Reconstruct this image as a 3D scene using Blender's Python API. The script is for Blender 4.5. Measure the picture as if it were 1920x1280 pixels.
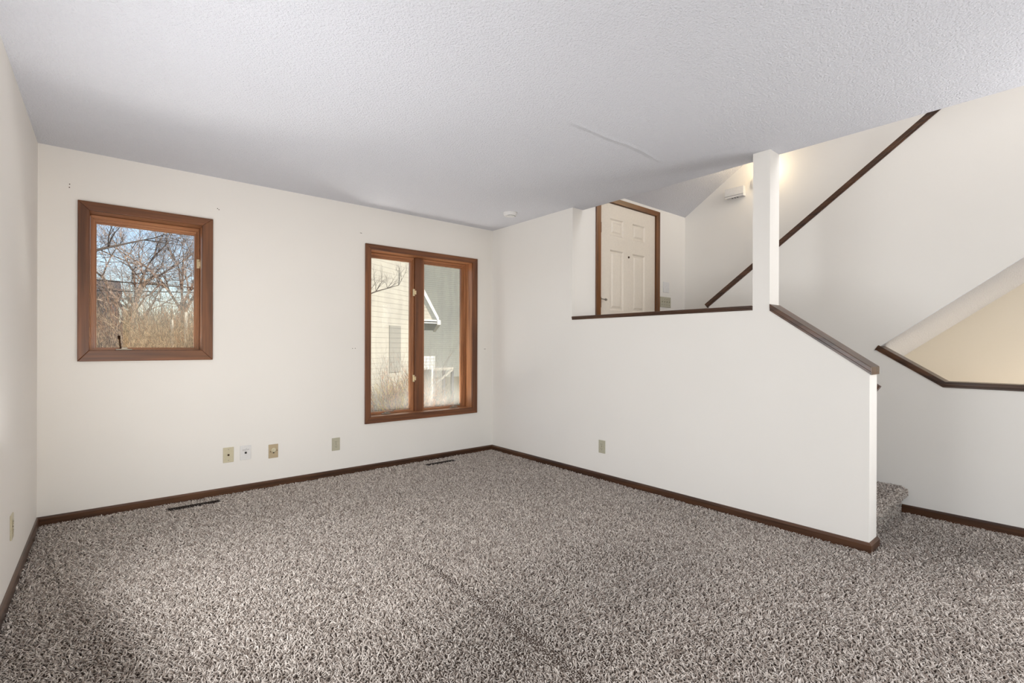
import bpy, bmesh, math, random
import numpy as np
from mathutils import Vector, Matrix
random.seed(7); np.random.seed(7)
for o in list(bpy.data.objects): bpy.data.objects.remove(o)
SC = bpy.context.scene; COL = SC.collection

# ---------------------------------------------------------------- camera
CAM = Vector((-3.310, -4.323, 1.155)); F = 911.26; YAW = math.radians(39.7465); ROLL = 0.003277
D = Vector((math.sin(YAW), math.cos(YAW), 0)); R = Vector((math.cos(YAW), -math.sin(YAW), 0)); U = Vector((0, 0, 1))
R2 = R*math.cos(ROLL)+U*math.sin(ROLL); U2 = -R*math.sin(ROLL)+U*math.cos(ROLL)
cd = bpy.data.cameras.new('camera'); cam = bpy.data.objects.new('camera', cd); COL.objects.link(cam)
cam.matrix_world = Matrix(((R2.x, U2.x, -D.x, CAM.x), (R2.y, U2.y, -D.y, CAM.y), (R2.z, U2.z, -D.z, CAM.z), (0, 0, 0, 1)))
cd.sensor_width = 36; cd.lens = F/1920*36; cd.shift_y = 8.19/1920; cd.clip_start = .02; cd.clip_end = 300
SC.camera = cam
vs = SC.view_settings; vs.view_transform = 'Standard'; vs.look = 'None'; vs.gamma = 1; vs.use_curve_mapping = False; vs.exposure = 0.68

# ---------------------------------------------------------------- sky, sun, daylight, fill lights
W = bpy.data.worlds.new('sky'); SC.world = W; W.use_nodes = True
nt = W.node_tree; nt.nodes.clear()
wo = nt.nodes.new('ShaderNodeOutputWorld'); wb = nt.nodes.new('ShaderNodeBackground'); st = nt.nodes.new('ShaderNodeTexSky')
st.sky_type = 'NISHITA'; st.sun_disc = False; st.sun_elevation = math.radians(29); st.sun_rotation = math.radians(160)
st.air_density = 1.0; st.dust_density = .6; st.ozone_density = 1.5
wb.inputs['Strength'].default_value = 0.12
nt.links.new(st.outputs[0], wb.inputs[0]); nt.links.new(wb.outputs[0], wo.inputs[0])

def light(name, kind, loc, energy, color=(1, 1, 1), direction=None, sx=1, sy=1, **kw):
    l = bpy.data.lights.new(name, kind); l.energy = energy; l.color = color
    if kind == 'AREA': l.shape = 'RECTANGLE'; l.size = sx; l.size_y = sy
    for k, v in kw.items(): setattr(l, k, v)
    o = bpy.data.objects.new(name, l); COL.objects.link(o); o.location = loc
    if direction is not None: o.rotation_euler = Vector(direction).to_track_quat('-Z', 'Y').to_euler()
    return o
light('sun', 'SUN', (3, -12, 8), 3.4, (1.0, .92, .80), (-.30, .85, -.50), angle=math.radians(.6))
# daylight by the unseen patio door and upstairs hall; the fills are added
light('daylight_patio_door', 'AREA', (-1.6, -6.50, 1.15), 7, (.95, .975, 1.0), (-.2, 1, .5), 2.9, 2.0)
light('fill_rear_left', 'AREA', (-3.60, -5.45, 1.25), 27, (.96, .98, 1.0), (1, -.05, .1), 1.5, 1.6)  # added fill behind the camera, brightens the right-hand wall
light('fill_left_wall', 'AREA', (-3.62, -2.15, 1.10), 42, (.95, .975, 1.0), (1, .20, .33), 1.5, 1.5)  # added fill in front of the solid left wall, lifts the far corner
light('fill_rear_right', 'AREA', (.93, -5.20, 1.10), 46, (.97, .98, 1.0), (-1, -.12, .30), 1.5, 1.9)  # added fill before the solid stair wall; no doorway is built here
# hidden panels added outside both windows to brighten the far ceiling and reveals
light('fill_below_window', 'AREA', (-3.08, .50, .86), 20, (1.0, .98, .93), (0, -.62, .78), .60, .45)
light('fill_below_window', 'AREA', (-.86, .50, .16), 26, (1.0, .98, .93), (.12, -.62, .78), 1.05, .45)
light('daylight_upstairs', 'AREA', (.75, -6.3, 3.9), 36, (.97, .98, 1.0), (0, 1, -.05), 1.0, 1.4)
light('basement_lamp', 'POINT', (1.45, -4.2, .30), 8.0, (1.0, .93, .84), shadow_soft_size=.12)

# ---------------------------------------------------------------- materials
def lin(c):
    return tuple(((x/255)/12.92 if x/255 <= .04045 else ((x/255+.055)/1.055)**2.4) for x in c)+(1,)
def newmat(name):
    m = bpy.data.materials.new(name); m.use_nodes = True
    n = m.node_tree.nodes; b = n['Principled BSDF']; return m, n, m.node_tree.links, b
def plain(name, c, rough=.5, metal=0, spec=.5, emit=None, es=0):
    m, n, l, b = newmat(name)
    # procedural: a faint mottling so no surface is perfectly flat
    tc = n.new('ShaderNodeTexCoord'); no = n.new('ShaderNodeTexNoise'); no.inputs['Scale'].default_value = 60
    mx = n.new('ShaderNodeMixRGB'); mx.inputs[0].default_value = 1
    cr = n.new('ShaderNodeValToRGB')
    c4 = lin(c); cr.color_ramp.elements[0].color = tuple(x*.93 for x in c4[:3])+(1,); cr.color_ramp.elements[1].color = tuple(min(1, x*1.06) for x in c4[:3])+(1,)
    l.new(tc.outputs['Object'], no.inputs['Vector']); l.new(no.outputs['Fac'], cr.inputs[0]); l.new(cr.outputs[0], b.inputs['Base Color'])
    b.inputs['Roughness'].default_value = rough; b.inputs['Metallic'].default_value = metal; b.inputs['Specular IOR Level'].default_value = spec
    if emit: b.inputs['Emission Color'].default_value = lin(emit); b.inputs['Emission Strength'].default_value = es
    n.remove(mx); return m
def paint(name, c, scale=140, bump=.12, rough=.75, dist=.002, band=False):
    m, n, l, b = newmat(name)
    tc = n.new('ShaderNodeTexCoord')
    n1 = n.new('ShaderNodeTexNoise'); n1.inputs['Scale'].default_value = scale; n1.inputs['Detail'].default_value = 3
    n2 = n.new('ShaderNodeTexNoise'); n2.inputs['Scale'].default_value = 1.3; n2.inputs['Detail'].default_value = 2
    cr = n.new('ShaderNodeValToRGB'); c4 = lin(c)
    cr.color_ramp.elements[0].position = .3; cr.color_ramp.elements[1].position = .7
    cr.color_ramp.elements[0].color = tuple(x*.975 for x in c4[:3])+(1,); cr.color_ramp.elements[1].color = c4
    bu = n.new('ShaderNodeBump'); bu.inputs['Strength'].default_value = bump; bu.inputs['Distance'].default_value = dist
    l.new(tc.outputs['Object'], n1.inputs['Vector']); l.new(tc.outputs['Object'], n2.inputs['Vector'])
    l.new(n2.outputs['Fac'], cr.inputs[0]); l.new(cr.outputs[0], b.inputs['Base Color'])
    h = n1.outputs['Fac']
    if band:   # raised repair seam in the textured ceiling
        sp = n.new('ShaderNodeSeparateXYZ'); l.new(tc.outputs['Object'], sp.inputs[0])
        nb = n.new('ShaderNodeTexNoise'); nb.inputs['Scale'].default_value = 3; l.new(tc.outputs['Object'], nb.inputs['Vector'])
        def mth(op, a, bb=None):
            q = n.new('ShaderNodeMath'); q.operation = op
            for i, v in enumerate((a, bb)):
                if v is None: continue
                if isinstance(v, (int, float)): q.inputs[i].default_value = v
                else: l.new(v, q.inputs[i])
            return q.outputs[0]
        wob = mth('MULTIPLY', mth('SUBTRACT', nb.outputs['Fac'], .5), .08)
        dy = mth('ABSOLUTE', mth('ADD', mth('ADD', sp.outputs['Y'], 2.40), wob))
        mr = n.new('ShaderNodeMapRange'); l.new(dy, mr.inputs[0]); mr.inputs[1].default_value = .0; mr.inputs[2].default_value = .03; mr.inputs[3].default_value = 1; mr.inputs[4].default_value = 0
        mx_ = n.new('ShaderNodeMapRange'); l.new(mth('ABSOLUTE', mth('ADD', sp.outputs['X'], .82)), mx_.inputs[0]); mx_.inputs[1].default_value = .35; mx_.inputs[2].default_value = .55; mx_.inputs[3].default_value = 1; mx_.inputs[4].default_value = 0
        h = mth('ADD', h, mth('MULTIPLY', mth('MULTIPLY', mr.outputs[0], mx_.outputs[0]), 1.3))
    l.new(h, bu.inputs['Height']); l.new(bu.outputs[0], b.inputs['Normal'])
    b.inputs['Roughness'].default_value = rough; b.inputs['Specular IOR Level'].default_value = .3
    return m
def wood(name, c1, c2, axis, rough=.42):
    m, n, l, b = newmat(name)
    tc = n.new('ShaderNodeTexCoord'); mp = n.new('ShaderNodeMapping')
    s = [55, 55, 55]; s[axis] = 2.2; mp.inputs['Scale'].default_value = s
    no = n.new('ShaderNodeTexNoise'); no.inputs['Scale'].default_value = 1; no.inputs['Detail'].default_value = 5; no.inputs['Distortion'].default_value = .6
    s2 = [12, 12, 12]; s2[axis] = .9
    mp2 = n.new('ShaderNodeMapping'); mp2.inputs['Scale'].default_value = s2
    no2 = n.new('ShaderNodeTexNoise'); no2.inputs['Scale'].default_value = 1; no2.inputs['Detail'].default_value = 2
    ad = n.new('ShaderNodeMath'); ad.operation = 'ADD'; hv = n.new('ShaderNodeMath'); hv.operation = 'MULTIPLY'; hv.inputs[1].default_value = .5
    cr = n.new('ShaderNodeValToRGB'); cr.color_ramp.elements[0].position = .38; cr.color_ramp.elements[1].position = .62
    cr.color_ramp.elements[0].color = lin(c1); cr.color_ramp.elements[1].color = lin(c2)
    l.new(tc.outputs['Object'], mp.inputs[0]); l.new(mp.outputs[0], no.inputs['Vector'])
    l.new(tc.outputs['Object'], mp2.inputs[0]); l.new(mp2.outputs[0], no2.inputs['Vector'])
    l.new(no.outputs['Fac'], ad.inputs[0]); l.new(no2.outputs['Fac'], ad.inputs[1]); l.new(ad.outputs[0], hv.inputs[0])
    l.new(hv.outputs[0], cr.inputs[0]); l.new(cr.outputs[0], b.inputs['Base Color'])
    bu = n.new('ShaderNodeBump'); bu.inputs['Strength'].default_value = .15; bu.inputs['Distance'].default_value = .001
    l.new(no.outputs['Fac'], bu.inputs['Height']); l.new(bu.outputs[0], b.inputs['Normal'])
    b.inputs['Roughness'].default_value = rough
    return m
def speckle(name, c1, c2):  # dark blotches put the shade between twigs into their colour
    m, n, l, b = newmat(name); tc = n.new('ShaderNodeTexCoord'); no = n.new('ShaderNodeTexNoise'); no.inputs['Scale'].default_value = 16; no.inputs['Detail'].default_value = 2
    cr = n.new('ShaderNodeValToRGB'); cr.color_ramp.elements[0].position = .42; cr.color_ramp.elements[1].position = .58; cr.color_ramp.elements[0].color = lin(c1); cr.color_ramp.elements[1].color = lin(c2)
    l.new(tc.outputs['Object'], no.inputs['Vector']); l.new(no.outputs['Fac'], cr.inputs[0]); l.new(cr.outputs[0], b.inputs['Base Color']); b.inputs['Roughness'].default_value = .9; return m
M = {}
M['wall'] = paint('wall_paint', (238, 234, 228), 260, .10, .62)
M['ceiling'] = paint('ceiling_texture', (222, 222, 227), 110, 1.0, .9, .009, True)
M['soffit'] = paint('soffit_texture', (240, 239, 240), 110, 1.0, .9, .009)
M['tan'] = paint('tan_wall_paint', (226, 216, 199), 260, .10, .62)
for i, a in enumerate('XYZ'):
    M['oak'+a] = wood('oak_casing_'+a, (82, 46, 24), (128, 78, 44), i)
    M['sash'+a] = wood('oak_sash_'+a, (142, 92, 58), (190, 134, 94), i, .28)
    M['dark'+a] = wood('dark_oak_'+a, (52, 32, 20), (92, 60, 38), i, .30)
    M['doortrim'+a] = wood('door_trim_'+a, (78, 46, 20), (128, 80, 38), i, .30)
M['door'] = plain('door_paint', (228, 218, 204), .45)
M['almond'] = plain('almond_plastic', (205, 196, 168), .35)
M['beige'] = plain('beige_plastic', (184, 166, 136), .35)
M['grey_plate'] = plain('aged_ivory_plastic', (184, 179, 158), .35)
M['white'] = plain('white_plastic', (226, 224, 222), .4)
M['black'] = plain('black_plastic', (14, 13, 13), .5)
M['brass'] = plain('pale_brass', (216, 198, 162), .35, .8)
M['bronze'] = plain('bronze', (70, 50, 34), .35, .8)
M['metal'] = plain('brushed_metal', (160, 152, 140), .35, .9)
M['vent'] = plain('vent_enamel', (46, 34, 26), .45, .3)
M['ink'] = plain('grey_ink', (120, 112, 108), .7)
M['globe'] = plain('glowing_globe', (255, 240, 210), .4, emit=(255, 226, 170), es=9)
M['subfloor'] = plain('carpet_backing', (74, 62, 54), .95)
M['ground'] = plain('winter_grass', (120, 108, 78), .95)
M['asphalt_roof'] = plain('grey_shingle', (52, 58, 70), .9)
M['dark_siding'] = plain('dark_siding', (54, 62, 76), .8)
M['trimwhite'] = plain('white_fascia', (240, 240, 236), .6)
M['cable'] = plain('black_cable', (12, 12, 14), .6)
M['bark'] = plain('grey_bark', (86, 76, 68), .9)
M['branch'] = speckle('pinkish_brown_branches', (72, 62, 56), (176, 154, 136))
M['birch'] = plain('pale_bark', (205, 198, 184), .85)
M['twig'] = speckle('tan_twig', (84, 62, 42), (226, 196, 156))
M['twig2'] = speckle('russet_twig', (80, 46, 28), (196, 136, 92))
M['twigdark'] = speckle('brown_twig', (44, 36, 32), (156, 130, 106))
M['straw'] = plain('dry_yellow_grass', (206, 180, 84), .9)
M['evergreen'] = plain('dark_evergreen', (30, 36, 34), .9)
M['fencewood'] = plain('weathered_fence', (96, 96, 100), .85)

def siding(name, c, pitch=.11):
    m, n, l, b = newmat(name)
    tc = n.new('ShaderNodeTexCoord'); sp = n.new('ShaderNodeSeparateXYZ'); l.new(tc.outputs['Object'], sp.inputs[0])
    mu = n.new('ShaderNodeMath'); mu.operation = 'DIVIDE'; mu.inputs[1].default_value = pitch; l.new(sp.outputs['Z'], mu.inputs[0])
    fr = n.new('ShaderNodeMath'); fr.operation = 'FRACT'; l.new(mu.outputs[0], fr.inputs[0])
    bu = n.new('ShaderNodeBump'); bu.inputs['Strength'].default_value = 1; bu.inputs['Distance'].default_value = .02; bu.invert = True
    l.new(fr.outputs[0], bu.inputs['Height']); l.new(bu.outputs[0], b.inputs['Normal'])
    cr = n.new('ShaderNodeValToRGB'); cr.color_ramp.elements[0].position = 0; cr.color_ramp.elements[0].color = tuple(x*.62 for x in lin(c)[:3])+(1,)
    cr.color_ramp.elements[1].position = .12; cr.color_ramp.elements[1].color = lin(c); l.new(fr.outputs[0], cr.inputs[0]); l.new(cr.outputs[0], b.inputs['Base Color'])
    b.inputs['Roughness'].default_value = .7; return m
M['siding'] = siding('cream_siding', (182, 178, 164))
M['siding_dim'] = siding('dim_window', (148, 145, 134))
M['siding_grey'] = siding('grey_green_siding', (122, 124, 114))

def glass(name, fog):
    m = bpy.data.materials.new(name); m.use_nodes = True; n = m.node_tree.nodes; l = m.node_tree.links; n.clear()
    out = n.new('ShaderNodeOutputMaterial'); tr = n.new('ShaderNodeBsdfTransparent'); gl = n.new('ShaderNodeBsdfGlossy'); gl.inputs['Roughness'].default_value = .02
    fz = n.new('ShaderNodeFresnel'); fz.inputs[0].default_value = 1.45; mx = n.new('ShaderNodeMixShader')
    fm = n.new('ShaderNodeMath'); fm.operation = 'MULTIPLY'; fm.inputs[1].default_value = .15 if fog else 1.0; l.new(fz.outputs[0], fm.inputs[0]); l.new(fm.outputs[0], mx.inputs[0]); l.new(tr.outputs[0], mx.inputs[1]); l.new(gl.outputs[0], mx.inputs[2])
    last = mx
    if fog:   # condensation between the panes: soft patches with vertical runs
        tc = n.new('ShaderNodeTexCoord'); mp = n.new('ShaderNodeMapping'); mp.inputs['Scale'].default_value = (13, 1, 1.5)
        no = n.new('ShaderNodeTexNoise'); no.inputs['Scale'].default_value = 1; no.inputs['Detail'].default_value = 5; no.inputs['Distortion'].default_value = .3
        n2 = n.new('ShaderNodeTexNoise'); n2.inputs['Scale'].default_value = 2.6; n2.inputs['Detail'].default_value = 4
        l.new(tc.outputs['Object'], mp.inputs[0]); l.new(mp.outputs[0], no.inputs['Vector']); l.new(tc.outputs['Object'], n2.inputs['Vector'])
        ad = n.new('ShaderNodeMath'); ad.operation = 'ADD'; l.new(no.outputs['Fac'], ad.inputs[0]); l.new(n2.outputs['Fac'], ad.inputs[1])
        mr = n.new('ShaderNodeMapRange'); mr.inputs[1].default_value = .75; mr.inputs[2].default_value = 1.3; mr.inputs[3].default_value = fog*.35; mr.inputs[4].default_value = fog
        l.new(ad.outputs[0], mr.inputs[0])
        df = n.new('ShaderNodeBsdfTranslucent'); df.inputs[0].default_value = (.60, .60, .54, 1)
        d2 = n.new('ShaderNodeBsdfDiffuse'); d2.inputs[0].default_value = (.50, .50, .47, 1)
        m0 = n.new('ShaderNodeMixShader'); m0.inputs[0].default_value = .35; l.new(df.outputs[0], m0.inputs[1]); l.new(d2.outputs[0], m0.inputs[2])
        m2 = n.new('ShaderNodeMixShader'); l.new(mr.outputs[0], m2.inputs[0]); l.new(mx.outputs[0], m2.inputs[1]); l.new(m0.outputs[0], m2.inputs[2]); last = m2
    l.new(last.outputs[0], out.inputs[0]); return m
M['glass'] = glass('clear_glass', 0); M['fog1'] = glass('fogged_glass', .16); M['fog2'] = glass('heavily_fogged_glass', .34)

m, n, l, b = newmat('carpet_yarn'); M['carpet'] = m
at = n.new('ShaderNodeAttribute'); at.attribute_name = 'yarn'; l.new(at.outputs['Color'], b.inputs['Base Color']); b.inputs['Roughness'].default_value = .95; b.inputs['Specular IOR Level'].default_value = .15

# ---------------------------------------------------------------- mesh helpers
class MB:
    def __init__(s): s.v = []; s.f = []
    def add(s, vs_, fs, T=None):
        k = len(s.v); s.v += [tuple(T(*p)) if T else tuple(p) for p in vs_]; s.f += [tuple(i+k for i in f) for f in fs]; return s
    def box(s, x0, x1, y0, y1, z0, z1, T=None):
        x0, x1 = sorted((x0, x1)); y0, y1 = sorted((y0, y1)); z0, z1 = sorted((z0, z1))
        return s.add([(x0, y0, z0), (x1, y0, z0), (x1, y1, z0), (x0, y1, z0), (x0, y0, z1), (x1, y0, z1), (x1, y1, z1), (x0, y1, z1)],
                     [(0, 3, 2, 1), (4, 5, 6, 7), (0, 1, 5, 4), (1, 2, 6, 5), (2, 3, 7, 6), (3, 0, 4, 7)], T)
    def prism(s, poly, x0, x1, ax=0, T=None):
        n_ = len(poly)
        def P(a, q):
            return (a, q[0], q[1]) if ax == 0 else ((q[0], a, q[1]) if ax == 1 else (q[0], q[1], a))
        return s.add([P(x0, q) for q in poly]+[P(x1, q) for q in poly], [tuple(range(n_))[::-1], tuple(range(n_, 2*n_))]+[(i, (i+1) % n_, n_+(i+1) % n_, n_+i) for i in range(n_)], T)
    def tube(s, p, q, r0, r1=None, n_=6, T=None, cap=True):
        r1 = r0 if r1 is None else r1; p = Vector(p); q = Vector(q); d = (q-p)
        if d.length < 1e-6: return s
        d.normalize(); a = d.orthogonal().normalized(); b_ = d.cross(a)
        vs_ = [p+(a*math.cos(2*math.pi*i/n_)+b_*math.sin(2*math.pi*i/n_))*r0 for i in range(n_)]+[q+(a*math.cos(2*math.pi*i/n_)+b_*math.sin(2*math.pi*i/n_))*r1 for i in range(n_)]
        fs = [(i, (i+1) % n_, n_+(i+1) % n_, n_+i) for i in range(n_)]
        if cap: fs += [tuple(range(n_))[::-1], tuple(range(n_, 2*n_))]
        return s.add([tuple(x) for x in vs_], fs, T)
    def lathe(s, prof, c, axis=2, n_=24, T=None):     # prof: (radius, along)
        vs_ = []; fs = []
        for r, h in prof:
            for i in range(n_):
                a = 2*math.pi*i/n_; u, w = r*math.cos(a), r*math.sin(a)
                vs_.append((c[0]+h, c[1]+u, c[2]+w) if axis == 0 else ((c[0]+u, c[1]+h, c[2]+w) if axis == 1 else (c[0]+u, c[1]+w, c[2]+h)))
        for k in range(len(prof)-1):
            for i in range(n_): fs.append((k*n_+i, k*n_+(i+1) % n_, (k+1)*n_+(i+1) % n_, (k+1)*n_+i))
        fs += [tuple(range(n_))[::-1], tuple(range((len(prof)-1)*n_, len(prof)*n_))]
        return s.add(vs_, fs, T)
    def build(s, name, mat, parent=None, bevel=0, smooth=False, normals=True):
        me = bpy.data.meshes.new(name)
        off = parent_loc(parent)
        me.from_pydata([(a-off[0], b_-off[1], c-off[2]) for a, b_, c in s.v], [], s.f); me.update()
        if normals:
            bm = bmesh.new(); bm.from_mesh(me); bmesh.ops.recalc_face_normals(bm, faces=bm.faces); bm.to_mesh(me); bm.free()
        me.materials.append(mat); o = bpy.data.objects.new(name, me); COL.objects.link(o)
        if parent: o.parent = parent
        if smooth:
            for p in me.polygons: p.use_smooth = True
        if bevel:
            md = o.modifiers.new('bevel', 'BEVEL'); md.width = bevel; md.segments = 2; md.limit_method = 'ANGLE'; md.angle_limit = math.radians(40)
        return o
def parent_loc(p):
    v = Vector((0, 0, 0))
    while p is not None: v += p.location; p = p.parent
    return v
def tag(o, label=None, cat=None, group=None, kind=None):
    if label: o['label'] = label
    if cat: o['category'] = cat
    if group: o['group'] = group
    if kind: o['kind'] = kind
    return o
def thing(name, loc, label=None, cat=None, group=None, kind=None):
    o = bpy.data.objects.new(name, None); o.empty_display_size = .05; COL.objects.link(o); o.location = loc
    return tag(o, label, cat, group, kind)
def struct(o, label, cat): return tag(o, label, cat, kind='structure')

H = 2.44; T_ = .142; L = -3.657; XW = .995; X3 = 1.924; YD = -1.215; YR = -6.6
zb_ = lambda y: 1.089+.784*(-3.282-y)
# ---------------------------------------------------------------- room shell
b_ = MB(); b_.box(L-.15, XW, YR-.15, .2, -.2, -.013)
floor = struct(b_.build('floor', M['subfloor']), 'brown-grey cut pile carpeted floor across the whole room', 'floor')
b_ = MB(); b_.box(L-.15, T_, YR-.15, .2, H, H+.3); b_.box(T_, X3, YR-.15, -4.75, H, H+.3)
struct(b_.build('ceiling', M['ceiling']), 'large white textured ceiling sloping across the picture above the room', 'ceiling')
# window wall with two openings (window 1, window 2)
W1 = (-3.406, -2.766, 1.115, 2.052); W2 = (-1.430, -.283, .490, 2.046); J = .018
b_ = MB(); xs = [L-.15, W1[0]-J, W1[1]+J, W2[0]-J, W2[1]+J, T_]
for a, c in ((0, 1), (2, 3), (4, 5)): b_.box(xs[a], xs[c], 0, .2, -.2, H)
for w in (W1, W2):
    b_.box(w[0]-J, w[1]+J, 0, .2, -.2, w[2]-J); b_.box(w[0]-J, w[1]+J, 0, .2, w[3]+J, H)
wall_back = struct(b_.build('wall_back', M['wall']), 'cream wall with the two oak-framed windows', 'wall')
b_ = MB(); b_.box(L-.15, L, -4.75, 0, -.2, H); b_.box(L-.15, L, YR-.15, -6.35, -.2, H); b_.box(L-.15, L, -6.35, -4.75, -.2, .45); b_.box(L-.15, L, -6.35, -4.75, 2.25, H)
struct(b_.build('wall_left', M['wall']), 'cream side wall at the left edge of the picture', 'wall')
b_ = MB(); b_.box(L, -3.1, YR-.15, YR, -.2, H); b_.box(-.1, X3, YR-.15, YR, -.2, H); b_.box(-3.1, -.1, YR-.15, YR, 2.38, H)
struct(b_.build('wall_rear', M['wall']), 'wall behind the camera with the patio door opening', 'wall')
b_ = MB(); b_.prism([(0, -.2), (0, H), (YD, H), (YD, 1.398), (-2.854, 1.398), (-2.854, H), (-2.963, H), (-2.963, 1.390), (-3.504, 1.004), (-3.504, -.2)], 0, T_)
wall_right = struct(b_.build('wall_right', M['wall']), 'cream half wall with square post and sloped end beside the short stairs', 'wall')
# wall between stair flights, with raking top and the opening down to the basement flight
b_ = MB()
b_.prism([(-2.012, -.2), (-2.012, 1.13), (-3.302, 1.13), (-3.666, .886), (-4.9, .886), (-4.9, -1.3), (-2.012, -1.3)][:6]+[(-2.012, -1.3)], XW, XW+.115)
b_.prism([(-2.012, 1.13), (-2.012, 1.524), (-4.0, 3.017), (YR, 3.017), (YR, -1.3), (-4.9, -1.3), (-4.9, 2.366), (-3.277, 1.13)], XW, XW+.115)
wall_mid = struct(b_.build('wall_staircase', M['wall']), 'tall stair wall behind the half wall, with a raking dark rail and an opening at right', 'wall')
b_ = MB(); b_.box(X3, X3+.15, YR, -1.065, -1.4, 5.2)
wall_far = struct(b_.build('wall_far', M['wall']), 'far wall of the entry and stairs, seen past the post and through the opening at right', 'wall')
b_ = MB(); b_.prism([(-2.75, -1.3), (-2.75, zb_(-2.75)), (-4.899, zb_(-4.899)), (-4.899, -1.3)], X3-.006, X3)
struct(b_.build('wall_lower_stairs', M['tan']), 'tan painted wall seen through the opening at right, under the white sloping soffit', 'wall')
DX0, DX1, DZ0, DZ1 = .391, 1.325, .54, 2.588
b_ = MB(); b_.box(T_, DX0-.02, YD, YD+.15, -.2, 3.2); b_.box(DX1+.02, X3, YD, YD+.15, -.2, 3.2); b_.box(DX0-.02, DX1+.02, YD, YD+.15, DZ1+.02, 3.2); b_.box(DX0-.02, DX1+.02, YD, YD+.15, -.2, DZ0)
wall_entry = struct(b_.build('wall_entry', M['wall']), 'entry wall around the white panelled front door', 'wall')
zv = lambda y: 2.673+.630*(YD-y)
b_ = MB(); b_.prism([(YD, zv(YD)), (-4.6, zv(-4.6)), (YR, zv(-4.6)), (YR, zv(-4.6)+.25), (-4.6, zv(-4.6)+.25), (YD+.15, zv(YD+.15)+.25), (YD+.15, zv(YD+.15))], T_-.1, X3+.15)
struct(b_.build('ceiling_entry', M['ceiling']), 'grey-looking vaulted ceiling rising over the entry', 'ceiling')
b_ = MB(); b_.box(T_-.1, T_, YR, YD+.15, H+.3, 5.2); b_.box(T_, X3, YR-.15, YR, H+.3, 5.2)
struct(b_.build('wall_upstairs', M['wall']), 'upper wall over the edge of the main ceiling', 'wall')
# entry landing and its carpet level, lower flight
b_ = MB(); b_.box(T_, X3, -2.93, YD, .2, DZ0-.012)
landing = struct(b_.build('floor_landing', M['subfloor']), 'carpeted entry landing behind the half wall', 'floor')
# sloping soffit under the upper flight
zf = lambda y: 1.206+.761*(-3.381-y); zb = lambda y: 1.089+.784*(-3.282-y)
b_ = MB(); y0, y1 = -2.75, -4.9
b_.add([(XW+.001, y0, zf(y0)), (X3, y0, zb(y0)), (X3, y1, zb(y1)), (XW+.001, y1, zf(y1)), (XW+.001, y0, zf(y0)+.03), (X3, y0, zb(y0)+.03), (X3, y1, zb(y1)+.03), (XW+.001, y1, zf(y1)+.03)],
       [(0, 3, 2, 1), (4, 5, 6, 7), (0, 1, 5, 4), (1, 2, 6, 5), (2, 3, 7, 6), (3, 0, 4, 7)])
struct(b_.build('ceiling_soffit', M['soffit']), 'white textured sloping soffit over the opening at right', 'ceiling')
b_ = MB(); b_.box(XW+.115, X3, YR, -2.0, -1.4, -1.3); b_.box(XW+.115, X3, -2.15, -2.0, -1.3, .2); b_.box(XW+.115, X3, YR, -4.9, -1.3, -.02)
struct(b_.build('floor_basement', M['subfloor']), 'carpeted stairwell floor below the opening at right', 'floor')

b_ = MB(); b_.box(-5.5, 1.5, -10.2, YR-.15, 2.55, 2.65); struct(b_.build('sun_block_slab', M['soffit']), 'unseen slab added outside the patio door to block the sun', 'ceiling')  # added out of view to keep sun off the room floor
# ---------------------------------------------------------------- baseboards
def baseboard(name, seg, mat, label, h=.05, t=.014):
    b_ = MB()
    for (xa, ya, xb, yb, nx, ny) in seg:
        x0, x1 = sorted((xa, xb)); y0_, y1_ = sorted((ya, yb))
        if ny:
            pr = [(0, -.018), (ny*t, -.018), (ny*t, h-.012), (ny*t*.55, h-.002), (0, h)]
            b_.prism([(ya+p, z) for p, z in pr], x0, x1)
        else:
            pr = [(0, -.018), (nx*t, -.018), (nx*t, h-.012), (nx*t*.55, h-.002), (0, h)]
            b_.prism([(xa+p, z) for p, z in pr], y0_, y1_, ax=1)
    return struct(b_.build(name, mat), label, 'baseboard')
baseboard('baseboard_back', [(L, 0, 0, 0, 0, -1)], M['darkX'], 'narrow dark oak baseboard below the two windows')
baseboard('baseboard_left', [(L, -6.3, L, 0, 1, 0)], M['darkY'], 'narrow dark oak baseboard along the left wall')
pr = [(.014, -.018), (.014, .036), (.0075, .047), (0, .050), (0, -.018)]      # swept round the free end with mitred corners
b_ = MB(); V = []
for st_ in range(4):
    for d_, z_ in pr:
        V.append([(-d_, 0, z_), (-d_, -3.504-d_, z_), (T_+d_, -3.504-d_, z_), (T_+d_, -3.43, z_)][st_])
b_.add(V, [(a*5+k, a*5+(k+1) % 5, a*5+5+(k+1) % 5, a*5+5+k) for a in range(3) for k in range(5)]+[(4, 3, 2, 1, 0), (15, 16, 17, 18, 19)])
struct(b_.build('baseboard_right', M['darkY']), 'dark oak baseboard of the half wall, wrapping its free end', 'baseboard')
baseboard('baseboard_far', [(XW, -6.6, XW, -3.45, -1, 0)], M['darkY'], 'dark oak baseboard right of the carpeted step', .052)

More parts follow.
